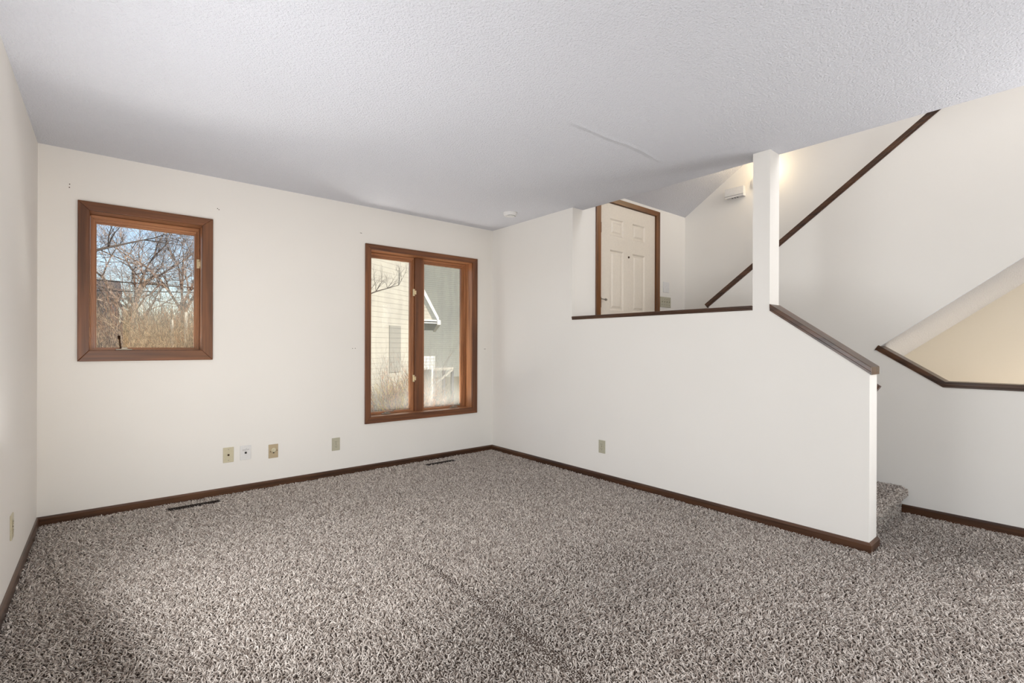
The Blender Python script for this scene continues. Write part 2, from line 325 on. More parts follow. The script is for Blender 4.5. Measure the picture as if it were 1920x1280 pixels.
# ---------------------------------------------------------------- wood caps
def cap(name, pts, x0, x1, mat, label, th=.024, over=.012, mould=.012, plumb=(False, False)):
    """board lying on a wall top: pts are (y,z) of the underside; a thin moulding under each edge"""
    root = thing(name, (x0, pts[0][0], pts[0][1]), label, 'wooden cap', kind='structure')
    def off(t):
        out = []
        for i, (y, z) in enumerate(pts):
            ds = []
            if i > 0: ds.append((Vector(pts[i])-Vector(pts[i-1])).normalized())
            if i < len(pts)-1: ds.append((Vector(pts[i+1])-Vector(pts[i])).normalized())
            ns = [Vector((-d.y, d.x)) if -d.x*0+1 else 0 for d in ds]
            ns = [q if q.y > 0 else -q for q in ns]
            nn = sum(ns, Vector((0, 0))).normalized(); k = t/nn.dot(ns[0]); out.append((y+nn.x*k, z+nn.y*k))
        if plumb[0]: out[0] = (pts[0][0], out[0][1]+(pts[0][0]-out[0][0])*slope(0))
        if plumb[1]: out[-1] = (pts[-1][0], out[-1][1]+(pts[-1][0]-out[-1][0])*slope(-1))
        return out
    def slope(i):
        a, c = (pts[0], pts[1]) if i == 0 else (pts[-2], pts[-1]); return (c[1]-a[1])/(c[0]-a[0])
    u = off(mould*.99); t = off(mould+th)
    b_ = MB(); b_.prism(u+t[::-1], x0-over, x1+over); b_.build('cap_board', mat, root, .003)
    b_ = MB(); v = off(mould)
    b_.prism(pts+v[::-1], x0-over*.55, x1+over*.55); b_.build('cap_moulding', mat, root)
    return root
cap('trim_1', [(YD-.001, 1.399), (-2.853, 1.399)], 0, T_, M['darkY'], 'dark oak sill cap in the pass-through opening below the front door', .018, plumb=(True, True))
cap('trim_2', [(-2.965, 1.389), (-3.514, .998)], 0, T_, M['darkY'], 'dark oak cap sloping down the end of the half wall', plumb=(True, True))
cap('trim_3', [(-2.0, 1.516), (-4.0, 3.017)], XW, XW+.115, M['darkY'], 'long dark oak cap raking up the stair wall to the ceiling', .030, plumb=(False, False))
cap('trim_4', [(-3.290, 1.138), (-3.666, .887), (-4.9, .887)], XW, XW+.115, M['darkY'], 'bent dark oak cap along the bottom of the opening at right', .026)

# handrail on the back of the half wall
hr = thing('handrail', (T_+.05, -3.49, .92), 'rounded dark wooden handrail end showing behind the free end of the half wall', 'handrail')
b_ = MB(); b_.tube((T_+.062, -3.497, .905), (T_+.062, -2.93, .905+.567*.715), .023, n_=14); b_.build('rail', M['darkY'], hr, smooth=False)
for y in (-3.38, -3.02):
    b_ = MB(); z = .905+(y+3.49)*.715; b_.tube((T_, y, z-.05), (T_+.05, y, z-.045), .007); b_.tube((T_+.05, y, z-.045), (T_+.055, y, z-.012), .007); b_.build('bracket', M['brass'], hr)

# ---------------------------------------------------------------- carpeted step flight
stp = thing('staircase', (.57, -3.45, 0), 'short carpeted flight of steps behind the free end of the half wall', 'stairs', kind='structure')
def round_step(y0, y1, z0, z1, x0, x1):
    r = .028; prof = [(y1, z0), (y0+.012, z0), (y0+.012, z1-.07)]
    for i in range(7):
        a = -math.pi/2+math.pi*i/6+0; prof.append((y0+r*0-.028+r-math.cos(a)*r, z1-.028-.0+math.sin(a)*r))
    prof.append((y1, z1)); return prof
steps = [(-3.445, .18), (-3.19, .36)]
for y0_, z1_ in steps:
    b_ = MB(); b_.prism(round_step(y0_, -2.93, -.01, z1_-.014, 0, 0), T_, XW); b_.build('step', M['subfloor'], stp)

def yarn(name, P, N_, parent, wid=.0060, hgt=.014, seed=1, lean=1.0, scale=None):
    """tufts of carpet yarn at points P with surface normals N_"""
    rs = np.random.RandomState(seed); n_ = len(P)
    P = P.astype(np.float32); N_ = N_/np.linalg.norm(N_, axis=1, keepdims=True)
    a = rs.rand(n_)*2*np.pi
    ref = np.where(np.abs(N_[:, 2:3]) > .7, np.array([[1., 0, 0]]), np.array([[1., 0, 0]]))
    t1 = ref-N_*(N_*ref).sum(1, keepdims=True); t1 /= np.linalg.norm(t1, axis=1, keepdims=True); t2 = np.cross(N_, t1)
    # slow swirls of pile direction plus randomness
    sw = np.sin(P[:, 0]*2.1+1.3*np.sin(P[:, 1]*1.7))+np.cos(P[:, 1]*2.6+P[:, 0]*1.1)
    a = a*.999+0; lx = np.cos(a)*lean+.16*np.sin(sw*2); ly = np.sin(a)*lean+.16*np.cos(sw*2)
    sc = np.ones(n_) if scale is None else scale
    h = hgt*sc*(.75+.5*rs.rand(n_))
    w = wid*(.8+.45*rs.rand(n_))
    if scale is not None: w = w*np.clip(sc, .9, 3)
    dirv = t1*lx[:, None]+t2*ly[:, None]
    mid = P+N_*(h*.62)[:, None]+dirv*(h*.35)[:, None]
    tip = P+N_*(h*1.0)[:, None]+dirv*(h*1.0)[:, None]
    tw = rs.rand(n_)*2*np.pi; V = np.zeros((n_, 9, 3), np.float32)
    for k in range(3):
        an = tw+k*2*np.pi/3; rad = t1*np.cos(an)[:, None]+t2*np.sin(an)[:, None]
        V[:, k] = P+rad*(w*.42)[:, None]; V[:, 3+k] = mid+rad*(w*.55)[:, None]; V[:, 6+k] = tip+rad*(w*.38)[:, None]
    off = parent_loc(parent); V -= np.array(off, np.float32)
    q = []
    for lv in (0, 3):
        for k in range(3): q.append((lv+k, lv+(k+1) % 3, lv+3+(k+1) % 3, lv+3+k))
    quads = np.array(q, np.int32).ravel(); tri = np.array([6, 7, 8], np.int32); pat = np.concatenate([quads, tri])
    loops = (pat[None, :]+(np.arange(n_, dtype=np.int32)*9)[:, None]).ravel()
    tot = np.tile(np.array([4]*6+[3], np.int32), n_); start = np.concatenate([[0], np.cumsum(tot)[:-1]]).astype(np.int32)
    me = bpy.data.meshes.new(name); me.vertices.add(n_*9); me.vertices.foreach_set('co', V.ravel())
    me.loops.add(len(loops)); me.loops.foreach_set('vertex_index', loops)
    me.polygons.add(n_*7); me.polygons.foreach_set('loop_start', start); me.polygons.foreach_set('loop_total', tot)
    me.update(calc_edges=True)
    t = rs.rand(n_); t = np.clip(.5+(t-.5)*1.25, 0, 1)[:, None]
    low = (np.sin(P[:, 0]*1.9+2*np.sin(P[:, 1]*1.3+1))*np.sin(P[:, 1]*2.3+1.5*np.sin(P[:, 0]*1.1)))[:, None]*.05
    lean_shade = np.zeros((n_, 1))      # shading of leaning pile, painted into the yarn colour as soft patches
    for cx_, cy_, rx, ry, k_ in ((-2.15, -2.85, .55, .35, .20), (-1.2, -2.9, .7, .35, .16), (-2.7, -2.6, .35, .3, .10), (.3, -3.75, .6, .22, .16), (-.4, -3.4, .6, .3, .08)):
        lean_shade = np.maximum(lean_shade, k_*np.exp(-(((P[:, 0]-cx_)/rx)**2+((P[:, 1]-cy_)/ry)**2))[:, None])
    c = (np.array([[.33, .27, .23]])*(1-t)+np.array([[.86, .78, .71]])*t)*(1+low)*(1-lean_shade)
    c4 = np.ones((n_, 4), np.float32); c4[:, :3] = c
    at_ = me.attributes.new('yarn', 'FLOAT_COLOR', 'POINT'); at_.data.foreach_set('color', np.repeat(c4, 9, axis=0).ravel())
    me.materials.append(M['carpet']); o = bpy.data.objects.new(name, me); COL.objects.link(o); o.parent = parent; tag(o, kind='stuff'); return o

def jitter_grid(x0, x1, y0, y1, s, rs):
    gx, gy = np.meshgrid(np.arange(x0+s/2, x1, s), np.arange(y0+s/2, y1, s)); n_ = gx.size
    return gx.ravel()+(rs.rand(n_)-.5)*s*.95, gy.ravel()+(rs.rand(n_)-.5)*s*.95
rs = np.random.RandomState(3)
VENTS = [(-2.993, -2.660, -.200, -.120), (-.938, -.600, -.212, -.130)]
pts = []
def region(x0, x1, y0, y1):
    near = np.hypot((x0+x1)/2-CAM.x, (y0+y1)/2-CAM.y)
    s = .0078 if near < 3.3 else (.0088 if near < 4.6 else .0098)
    f_ = (((x0+x1)/2-CAM.x)*math.cos(YAW)*0+((x0+x1)/2-CAM.x)*D.x+((y0+y1)/2-CAM.y)*D.y); r_ = ((x0+x1)/2-CAM.x)*R.x+((y0+y1)/2-CAM.y)*R.y
    if f_ < .9 or abs(r_) > f_*1.10+.45: s = .02
    x, y = jitter_grid(x0, x1, y0, y1, s, rs); pts.append(np.stack([x, y, np.full_like(x, s/.0086)], 1))
CS = .45
gx0, gx1, gy0, gy1 = L+.012, XW-.012, -5.6, -.013
nx = int(math.ceil((gx1-gx0)/CS)); ny = int(math.ceil((gy1-gy0)/CS))
for i in range(nx):
    for j in range(ny): region(gx0+i*CS, min(gx1, gx0+(i+1)*CS), gy0+j*CS, min(gy1, gy0+(j+1)*CS))
pt = np.concatenate(pts)
x, y = pt[:, 0], pt[:, 1]
keep = ~((x > -.010) & (y > -3.515) & (x < T_+.008)) & ~((x > T_-.01) & (y > -3.43))
for a, c, d, e in VENTS: keep &= ~((x > a) & (x < c) & (y > d) & (y < e))
pt = pt[keep]; x, y = pt[:, 0], pt[:, 1]
# footprints and seam: the pile lies lower there
sc = pt[:, 2].clip(.9, 1.35)
seam = np.exp(-((x+2.03-.03*np.sin(y*2))/.032)**2)*np.clip((-1.75-y)/.3, 0, 1)
dent = np.zeros_like(x)
for cx_, cy_, rx, ry in ((-2.15, -2.95, .20, .13), (-2.5, -2.85, .16, .22), (-1.85, -3.15, .14, .10), (.5, -3.85, .30, .16), (-1.3, -2.6, .25, .18)):
    dent = np.maximum(dent, np.exp(-(((x-cx_)/rx)**2+((y-cy_)/ry)**2)**2))
clump = .5+.5*np.sin(x*61+4*np.sin(y*23))*np.sin(y*57+4*np.sin(x*19))
scale = sc*(1-.78*seam)*(1-.34*dent)*(.80+.26*clump)
P = np.stack([x, y, np.full_like(x, -.013)], 1); N_ = np.zeros_like(P); N_[:, 2] = 1
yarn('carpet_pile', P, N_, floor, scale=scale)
print('tufts', len(P))
# yarn on the first step (tread, nosing, riser)
Ps = []; Ns = []
for (y0_, z1_), nxt in zip(steps, (-3.19, -2.93)):
    px, py = jitter_grid(T_+.006, XW-.006, y0_-.002, nxt, .0085, rs); Ps.append(np.stack([px, py, np.full_like(px, z1_-.014)], 1)); Ns.append(np.tile([0, 0, 1.], (len(px), 1)))
    px, pz = jitter_grid(T_+.006, XW-.006, z1_-.18, z1_-.042, .0085, rs); Ps.append(np.stack([px, np.full_like(px, y0_+.010), pz], 1)); Ns.append(np.tile([0, -1, .0], (len(px), 1)))
    px, pa = jitter_grid(T_+.006, XW-.006, -math.pi/2, math.pi/2, .0085/1, rs)
    k = rs.rand(len(px)) < .045; px, pa = px[k], pa[k]
    Ps.append(np.stack([px, y0_-.0-np.cos(pa)*.028, z1_-.042+np.sin(pa)*.028], 1)); Ns.append(np.stack([px*0, -np.cos(pa), np.sin(pa)], 1))
yarn('carpet_pile', np.concatenate(Ps), np.concatenate(Ns), stp, seed=5, hgt=.014)
px, py = jitter_grid(T_+.01, X3-.01, -2.92, YD-.01, .018, rs)
yarn('carpet_pile', np.stack([px, py, np.full_like(px, DZ0-.012)], 1), np.tile([0, 0, 1.], (len(px), 1)), landing, seed=6, wid=.008)

# upper flight seen only from the side
uf = thing('staircase', (1.5, -2.0, .54), 'carpeted upper flight rising behind the stair wall', 'stairs', kind='structure')
for i in range(11):
    y = -2.2-.2533*i; z = .54+.19*(i+1)
    if z > 2.74: break
    b_ = MB(); zz = max(z-.19, 0); b_.box(XW+.115, X3, y-.2533-.02, y, z-.19 if z > .9 else .53, z); b_.build('step', M['subfloor'], uf)

# ---------------------------------------------------------------- windows
def ring(b, o, i, y0, y1):   # rectangular frame between outer (x0,x1,z0,z1) and inner
    b.box(o[0], i[0], y0, y1, o[2], o[3]); b.box(i[1], o[1], y0, y1, o[2], o[3])
    b.box(i[0], i[1], y0, y1, o[2], i[2]); b.box(i[0], i[1], y0, y1, i[3], o[3])
def ring_parts(name, o, i, y0, y1, mk, parent, bevel=.0015, mitre=True):
    """four boards, mitred, each its own part"""
    quads = [([(o[0], o[2]), (i[0], i[2]), (i[0], i[3]), (o[0], o[3])], 'Z'), ([(o[1], o[2]), (o[1], o[3]), (i[1], i[3]), (i[1], i[2])], 'Z'),
             ([(o[0], o[2]), (o[1], o[2]), (i[1], i[2]), (i[0], i[2])], 'X'), ([(o[0], o[3]), (i[0], i[3]), (i[1], i[3]), (o[1], o[3])], 'X')]
    for q, ax in quads:
        b = MB(); b.prism(q, y0, y1, ax=1); b.build(name, M[mk+ax], parent, bevel)
def grow(w, a): return (w[0]-a, w[1]+a, w[2]-a, w[3]+a)
def sash(root, op, gl, gmat, y=.10):
    s = thing('sash', (op[0], y, op[2])); s.parent = root; s.location = Vector((op[0], y, op[2]))-parent_loc(root)
    mid = tuple(op[k]*.55+gl[k]*.45 for k in range(4)); mid2 = tuple(op[k]*.18+gl[k]*.82 for k in range(4))
    ring_parts('sash_rail', op, mid, y+.012, y+.075, 'sash', s, .001)
    ring_parts('sash_rail', mid, mid2, y+.022, y+.072, 'sash', s, .001)
    ring_parts('glazing_bead', mid2, gl, y+.034, y+.068, 'sash', s, .001)
    b = MB(); b.box(gl[0], gl[1], y+.053, y+.059, gl[2], gl[3]); b.build('glass_pane', gmat, s)
    return s
def crank(root, x, z, y, folded, name='crank_handle'):
    c = thing(name, (x, y, z)); c.parent = root; c.location = Vector((x, y, z))-parent_loc(root)
    b = MB(); b.box(x-.045, x+.045, y-.012, y+.012, z, z+.010); b.box(x-.02, x+.02, y-.009, y+.009, z+.008, z+.02); b.build('crank_base', M['metal'], c, .003)
    b = MB()
    if folded: b.tube((x+.0, y-.012, z+.022), (x+.07, y-.014, z+.028), .006, .0045, 8); b.tube((x+.068, y-.012, z+.02), (x+.072, y-.014, z+.045), .006, .0075, 8)
    else: b.tube((x-.018, y-.008, z+.012), (x-.026, y-.012, z+.085), .0055, .0045, 8); b.tube((x-.026, y-.012, z+.082), (x-.028, y-.03, z+.098), .008, .0085, 8)
    b.build('crank_arm', M['bronze'] if not folded else M['metal'], c)
def lock(root, x, z, y):
    b = MB(); b.box(x-.010, x+.010, y-.016, y, z-.036, z+.036); b.box(x-.004, x+.022, y-.022, y-.012, z-.02, z+.02); b.build('sash_lock', M['brass'], root, .003)
# window 1
w1 = thing('window_1', (-3.08, 0, 1.04), 'small single casement window with blue sky and bare branches outside', 'window', kind='structure')
OUT1 = (-3.466, -2.695, 1.042, 2.112)
ring_parts('casing', OUT1, W1, -.018, 0, 'oak', w1, .003)
ring_parts('jamb', grow(W1, J), W1, 0, .198, 'sash', w1, .0)
s1 = sash(w1, (W1[0]+.002, W1[1]-.002, W1[2]+.002, W1[3]-.002), (-3.372, -2.798, 1.134, 2.000), M['glass'])
crank(w1, -3.222, W1[2], .085, False); lock(w1, -2.776, 1.778, .112)
# window 2
w2 = thing('window_2', (-.86, 0, .43), 'taller double casement window with fogged panes and cream siding outside', 'window', kind='structure')
OUT2 = (-1.486, -.218, .428, 2.098)
ring_parts('casing', OUT2, W2, -.018, 0, 'oak', w2, .003)
ring_parts('jamb', grow(W2, J), W2, 0, .198, 'sash', w2, .0)
b_ = MB(); b_.box(-.918, -.828, .092, .198, W2[2], W2[3]); b_.build('mullion', M['oakZ'], w2, .003)
sash(w2, (W2[0]+.002, -.920, W2[2]+.002, W2[3]-.002), (-1.395, -.950, .512, 2.000), M['fog1'])
sash(w2, (-.826, W2[1]-.002, W2[2]+.002, W2[3]-.002), (-.790, -.331, .508, 2.000), M['fog2'])
crank(w2, -1.235, W2[2], .082, True); crank(w2, -.46, W2[2], .082, True)
lock(w2, -.925, 1.692, .112); lock(w2, -.925, .822, .112)

# ---------------------------------------------------------------- front door
dr = thing('door_1', (.858, YD, .54), 'cream six panel front door with dark oak trim, seen above the half wall', 'door', kind='structure')
b_ = MB()
slab_y0, slab_y1 = YD+.006, YD+.050
# slab built as rails and stiles around the recessed raised panels
px_ = [(.553, .768), (.919, 1.137)]; pz_ = [(.72, 1.28), (1.515, 2.122), (2.266, 2.438)]
xs_ = [DX0+.003, px_[0][0], px_[0][1], px_[1][0], px_[1][1], DX1-.003]; zs_ = [DZ0+.008, pz_[0][0], pz_[0][1], pz_[1][0], pz_[1][1], pz_[2][0], pz_[2][1], DZ1-.003]
for i in (0, 2, 4): b_.box(xs_[i], xs_[i+1], slab_y0, slab_y1, zs_[0], zs_[-1])
for k in (0, 2, 4, 6):
    for i in (1, 3): b_.box(xs_[i], xs_[i+1], slab_y0, slab_y1, zs_[k], zs_[k+1])
slab = b_.build('door_slab', M['door'], dr)
for (xa, xb) in px_:
    for (za, zb_) in pz_:
        b_ = MB(); o = (xa, xb, za, zb_)
        def rect(a, y): return [(xa+a, y, za+a), (xb-a, y, za+a), (xb-a, y, zb_-a), (xa+a, y, zb_-a)]
        V = rect(0, slab_y0)+rect(.014, slab_y0+.011)+rect(.028, slab_y0+.011)+rect(.046, slab_y0+.003)+rect(0, slab_y1)
        fs = []
        for r_ in range(3):
            for k in range(4): fs.append((r_*4+k, r_*4+(k+1) % 4, (r_+1)*4+(k+1) % 4, (r_+1)*4+k))
        fs += [(12, 13, 14, 15), (16, 19, 18, 17)]+[(k, 16+k, 16+(k+1) % 4, (k+1) % 4) for k in range(4)]
        b_.add(V, fs); b_.build('door_panel', M['door'], dr)
tw_ = .068
ox = (DX0-tw_, DX1+tw_, DZ0, DZ1+.052); ix = (DX0, DX1, DZ0, DZ1)
for q, ax in (([(ox[0], ox[2]), (ix[0], ix[2]), (ix[0], ix[3]), (ox[0], ox[3])], 'Z'), ([(ox[1], ox[2]), (ox[1], ox[3]), (ix[1], ix[3]), (ix[1], ix[2])], 'Z'), ([(ox[0], ox[3]), (ix[0], ix[3]), (ix[1], ix[3]), (ox[1], ox[3])], 'X')):
    b_ = MB(); b_.prism(q, YD-.016, YD, ax=1); b_.build('door_trim', M['doortrim'+ax], dr, .003)
b_ = MB(); b_.box(DX0-.02, DX0, YD, YD+.12, DZ0, DZ1+.02); b_.build('door_jamb', M['doortrimZ'], dr)
b_ = MB(); b_.box(DX1, DX1+.02, YD, YD+.12, DZ0, DZ1+.02); b_.build('door_jamb', M['doortrimZ'], dr)
b_ = MB(); b_.box(DX0, DX1, YD, YD+.12, DZ1, DZ1+.02); b_.build('door_jamb', M['doortrimX'], dr)
b_ = MB(); b_.box(DX0, DX1, slab_y1+.002, YD+.075, DZ0, DZ1); b_.build('weather_door', M['door'], dr)
for z in (.86, 1.585, 2.317):
    b_ = MB(); b_.tube((DX0, YD-.008, z-.05), (DX0, YD-.008, z+.05), .008, n_=10); b_.box(DX0-.003, DX0+.004, YD-.008, YD+.004, z-.05, z+.05); b_.build('hinge', M['bronze'], dr)
b_ = MB(); b_.tube((DX0+.004, YD-.014, 1.619), (DX0+.05, YD-.035, 1.612), .006, .005, 8); b_.tube((DX0+.045, YD-.033, 1.612), (DX0+.062, YD-.03, 1.612), .012, .012, 10); b_.build('hinge_stop', M['metal'], dr)
b_ = MB(); b_.lathe([(.011, 0), (.011, -.005), (.006, -.006)], (.853, slab_y0, 2.079), 1, 14); b_.build('peephole', M['bronze'], dr)
b_ = MB(); b_.lathe([(.03, 0), (.03, -.008), (.012, -.012), (.012, -.035), (.026, -.042), (.028, -.06), (.018, -.072)], (1.262, slab_y0, 1.47), 1, 18); b_.build('door_knob', M['brass'], dr, smooth=True)

# ---------------------------------------------------------------- wall plates
def TB(c, z): return lambda u, w, v: (c+u, -w, z+v)
def TD(c, z): return lambda u, w, v: (c+u, YD-w, z+v)
def TP(c, z): return lambda u, w, v: (-w, c-u, z+v)
def TL(c, z): return lambda u, w, v: (L+w, c+u, z+v)
def plate(name, T, mat, w, h, label, cat, group=None):
    root = thing(name, T(0, 0, 0), label, cat, group)
    b = MB(); b.box(-w/2, w/2, 0, .006, -h/2, h/2, T); b.build('cover_plate', M[mat], root, .0022)
    return root
def screw(root, T, u, v, m='metal'):
    b = MB(); b.lathe([(.0032, .006), (.0032, .0072), (.002, .0078)], (u, 0, v), 1, 10, T); b.build('screw', M[m], root)
def duplex(root, T, mat):
    for v0 in (.020, -.020):
        b = MB(); pr = []
        for i in range(20):
            a = 2*math.pi*i/20; pr.append((max(-.0165, min(.0165, .0185*math.cos(a))), v0+max(-.0125, min(.0125, .0165*math.sin(a)))))
        b.prism(pr, .006, .0082, ax=1, T=T); b.build('receptacle', M[mat], root, .0005)
        rc = root.children[-1]
        b = MB(); b.box(-.0075, -.0053, .0080, .0086, v0-.001, v0+.008, T); b.box(.0053, .0075, .0080, .0086, v0, v0+.007, T)
        b.lathe([(.0026, .0080), (.0026, .0086)], (0, 0, v0-.007), 1, 10, T); o = b.build('slots', M['black'], rc)
    screw(root, T, 0, 0, 'bronze')
T = TB(-2.586, .299); p = plate('coax_plate', T, 'almond', .073, .117, 'almond cable outlet plate, leftmost of the row below the small window', 'wall plate')
b_ = MB(); b_.lathe([(.0075, .006), (.0075, .009), (.0048, .009), (.0048, .016)], (0, 0, 0), 1, 12, T); b_.build('coax_jack', M['bronze'], p); screw(p, T, 0, .042); screw(p, T, 0, -.042)
T = TB(-2.466, .301); p = plate('data_plate', T, 'white', .078, .113, 'white data outlet plate with a black jack and faint grey writing', 'wall plate')
b_ = MB(); b_.box(-.010, .010, .006, .0085, -.024, .014, T); b_.build('jack_insert', M['white'], p, .001)
b_ = MB(); b_.box(-.0075, .0075, .0084, .0092, -.008, .007, T); b_.build('jack_port', M['black'], p)
b_ = MB()      # faint pen marks above the jack
for (u, v, du, dv) in ((-.022, .016, .0, .013), (-.022, .016, .006, .0), (-.016, .016, 0, .012), (-.011, .017, 0, .010), (-.011, .021, .004, 0), (-.004, .015, 0, .014), (-.004, .028, .007, 0), (-.004, .022, .005, 0), (-.004, .015, .007, 0), (.007, .019, 0, .015), (.007, .019, .005, 0), (.012, .019, 0, .006), (.017, .019, 0, .007), (.017, .025, .005, 0), (.022, .019, 0, .007)):
    b_.box(u-.0006, u+du+.0006, .0058, .0064, v-.0006, v+dv+.0006, T)
b_.build('handwriting', M['ink'], p)
T = TB(-2.263, .285); p = plate('phone_plate', T, 'beige', .073, .112, 'tan telephone outlet plate with a round knob, between the white plate and the duplex outlet', 'wall plate')
b_ = MB(); b_.lathe([(.019, .006), (.018, .011), (.012, .012), (.012, .026), (.009, .028)], (.002, 0, .008), 1, 20, T); b_.build('knob', M['almond'], p, smooth=False)
b_ = MB(); b_.box(-.0045, .0055, .006, .012, -.016, -.008, T); b_.build('jack_port', M['black'], p); screw(p, T, -.022, -.002, 'bronze'); screw(p, T, .028, .004, 'bronze')
T = TB(-1.7495, .277); p = plate('duplex_outlet', T, 'grey_plate', .071, .112, 'aged ivory duplex outlet on the window wall, left of the tall window', 'outlet'); duplex(p, T, 'grey_plate')
T = TP(-1.574, .281); p = plate('duplex_outlet', T, 'grey_plate', .071, .112, 'aged ivory duplex outlet low on the half wall right of the corner', 'outlet'); duplex(p, T, 'grey_plate')
T = TL(-1.07, .300); p = plate('light_switch_plate', T, 'almond', .072, .115, 'almond outlet plate low on the left wall near the picture edge', 'outlet'); p.name = 'wall_outlet'; duplex(p, T, 'almond')
T = TD(1.530, 1.820); p = plate('blank_plate', T, 'white', .118, .118, 'white blank cover plate on the entry wall, above the row of switches', 'wall plate'); screw(p, T, 0, .045, 'white'); screw(p, T, 0, -.045, 'white')
T = TD(1.5185, 1.652); p = plate('light_switch', T, 'grey_plate', .207, .115, 'aged ivory four gang light switch right of the front door', 'light switch')
for i in range(4):
    u = (i-1.5)*.046; b_ = MB(); b_.prism([(.006, -.009), (.018, .006), (.016, .010), (.006, .009)], u-.005, u+.005, ax=0, T=T); b_.build('toggle', M['grey_plate'], p)
    screw(p, T, u, .030, 'bronze'); screw(p, T, u, -.030, 'bronze')
# nail and screw holes left in the window wall
for (hx, hz) in ((-3.506, 2.209), (-3.507, 2.188), (-2.664, 2.202), (-2.655, 2.196), (-1.529, 2.187), (-1.519, 2.186), (-1.60, 1.126), (-1.575, 1.127), (-.113, 1.119), (-.10, 1.12)):
    b_ = MB(); b_.lathe([(.0035, 0), (.0035, -.0008)], (hx, 0, hz), 1, 8); b_.build('screw_hole', M['bronze'], wall_back)

# door chime, sconce, smoke detector
ch = thing('door_chime', (X3, -1.823, 2.81), 'white door chime box high on the far entry wall, left of the post', 'door chime')
b_ = MB(); b_.box(X3-.055, X3, -1.925, -1.722, 2.762, 2.868); b_.build('chime_box', M['white'], ch, .004)
b_ = MB(); b_.box(X3-.057, X3-.054, -1.925, -1.722, 2.781, 2.784); b_.build('groove', M['ink'], ch)
for y in (-1.795, -1.823, -1.851): b_ = MB(); b_.box(X3-.040, X3-.016, y-.007, y+.007, 2.7605, 2.763); b_.build('sound_slot', M['black'], ch)
sn = thing('wall_sconce', (X3, -2.06, 2.88), 'white wall light glowing warmly behind the top of the post', 'wall light')
b_ = MB(); b_.lathe([(.075, 0), (.075, -.018), (.05, -.03)], (X3, -2.06, 2.875), 0, 28); b_.build('back_plate', M['white'], sn)
b_ = MB(); b_.tube((X3-.025, -2.06, 2.875), (X3-.10, -2.10, 2.93), .012, n_=10); b_.build('arm', M['white'], sn)
b_ = MB(); b_.lathe([(.006, -.018), (.005, -.024)], (X3, -2.005, 2.868), 0, 10); b_.build('fixing_screw', M['brass'], sn)
b_ = MB(); b_.lathe([(.005+.05*math.sin(math.pi*i/12), -.05*math.cos(math.pi*i/12)) for i in range(13)], (X3-.11, -2.14, 2.965), 2, 24); b_.build('glass_globe', M['globe'], sn, smooth=True)
light('sconce_light', 'POINT', (X3-.19, -2.16, 2.97), 1.2, (1.0, .84, .62), shadow_soft_size=.05)
sm = thing('smoke_detector', (-.325, -.70, H), 'small round white smoke detector on the ceiling near the corner', 'smoke detector')
b_ = MB(); b_.lathe([(.066, 0), (.066, -.012), (.058, -.03), (.052, -.034)], (-.325, -.70, H), 2, 32); b_.build('housing', M['white'], sm)
b_ = MB(); b_.lathe([(.030, -.0335), (.028, -.040)], (-.325, -.70, H), 2, 24); b_.build('sensor_cap', M['white'], sm)
b_ = MB()
for i in range(9):
    a0 = math.radians(200+i*15); a1 = a0+math.radians(11)
    b_.add([(-.325+.054*math.cos(a0), -.70+.054*math.sin(a0), H-.0335), (-.325+.054*math.cos(a1), -.70+.054*math.sin(a1), H-.0335), (-.325+.044*math.cos(a1), -.70+.044*math.sin(a1), H-.0352), (-.325+.044*math.cos(a0), -.70+.044*math.sin(a0), H-.0352)], [(0, 1, 2, 3)])
b_.build('vent_slots', M['black'], sm)

# floor registers sunk in the pile
for k, ((a, c, d, e), lab) in enumerate(zip(VENTS, ('dark brown floor register below the small window, sunk in the carpet', 'dark brown floor register below the tall window, sunk in the carpet'))):
    rg = thing('floor_register', ((a+c)/2, (d+e)/2, -.013), lab, 'floor vent', 'floor registers along the window wall')
    b_ = MB(); b_.box(a+.004, c-.004, d+.004, e-.004, -.0128, -.0115); b_.build('duct', M['black'], rg)
    b_ = MB(); q0 = (a+.002, c-.002, d+.002, e-.002); q1 = (a+.014, c-.014, d+.014, e-.014)
    b_.box(q0[0], q1[0], q0[2], q0[3], -.0128, -.004); b_.box(q1[1], q0[1], q0[2], q0[3], -.0128, -.004); b_.box(q1[0], q1[1], q0[2], q1[2], -.0128, -.004); b_.box(q1[0], q1[1], q1[3], q0[3], -.0128, -.004)
    b_.build('frame', M['vent'], rg, .001)
    b_ = MB()
    n_ = 22
    for i in range(1, n_): x_ = a+.014+(c-a-.028)*i/n_; b_.box(x_-.0012, x_+.0012, d+.014, e-.014, -.0118, -.006)
    b_.box(a+.014, c-.014, (d+e)/2-.002, (d+e)/2+.002, -.0118, -.0055); b_.build('louvres', M['vent'], rg)

# ---------------------------------------------------------------- outside
G0 = -.55
b_ = MB(); b_.box(-40, 60, .25, 90, G0-.3, G0); struct(b_.build('ground', M['ground']), 'dry winter lawn outside the windows', 'ground')
def twigs(b, p, d, ln, r, depth, rnd, spread=.5, up=.1, kids=3, seg=2, nside=3):
    q = Vector(p); d = Vector(d).normalized()
    for s in range(seg):
        nd = (d+Vector((rnd.gauss(0, .16), rnd.gauss(0, .16), rnd.gauss(0, .12)+up*.3))).normalized()
        e = q+nd*(ln/seg); r1 = r*(1-.35/seg*1.2)
        b.tube(q, e, r, r1, nside, cap=False); q = e; d = nd; r = r1
        if depth > 0:
            for _ in range(kids if s == seg-1 else max(1, kids-1)):
                v = Vector((rnd.gauss(0, 1), rnd.gauss(0, 1), rnd.gauss(0, 1)+up)).normalized()
                cdv = (d*(1-spread)+v*spread).normalized()
                twigs(b, q, cdv, ln*rnd.uniform(.55, .8), r*.68, depth-1, rnd, spread, up, kids, seg, nside)
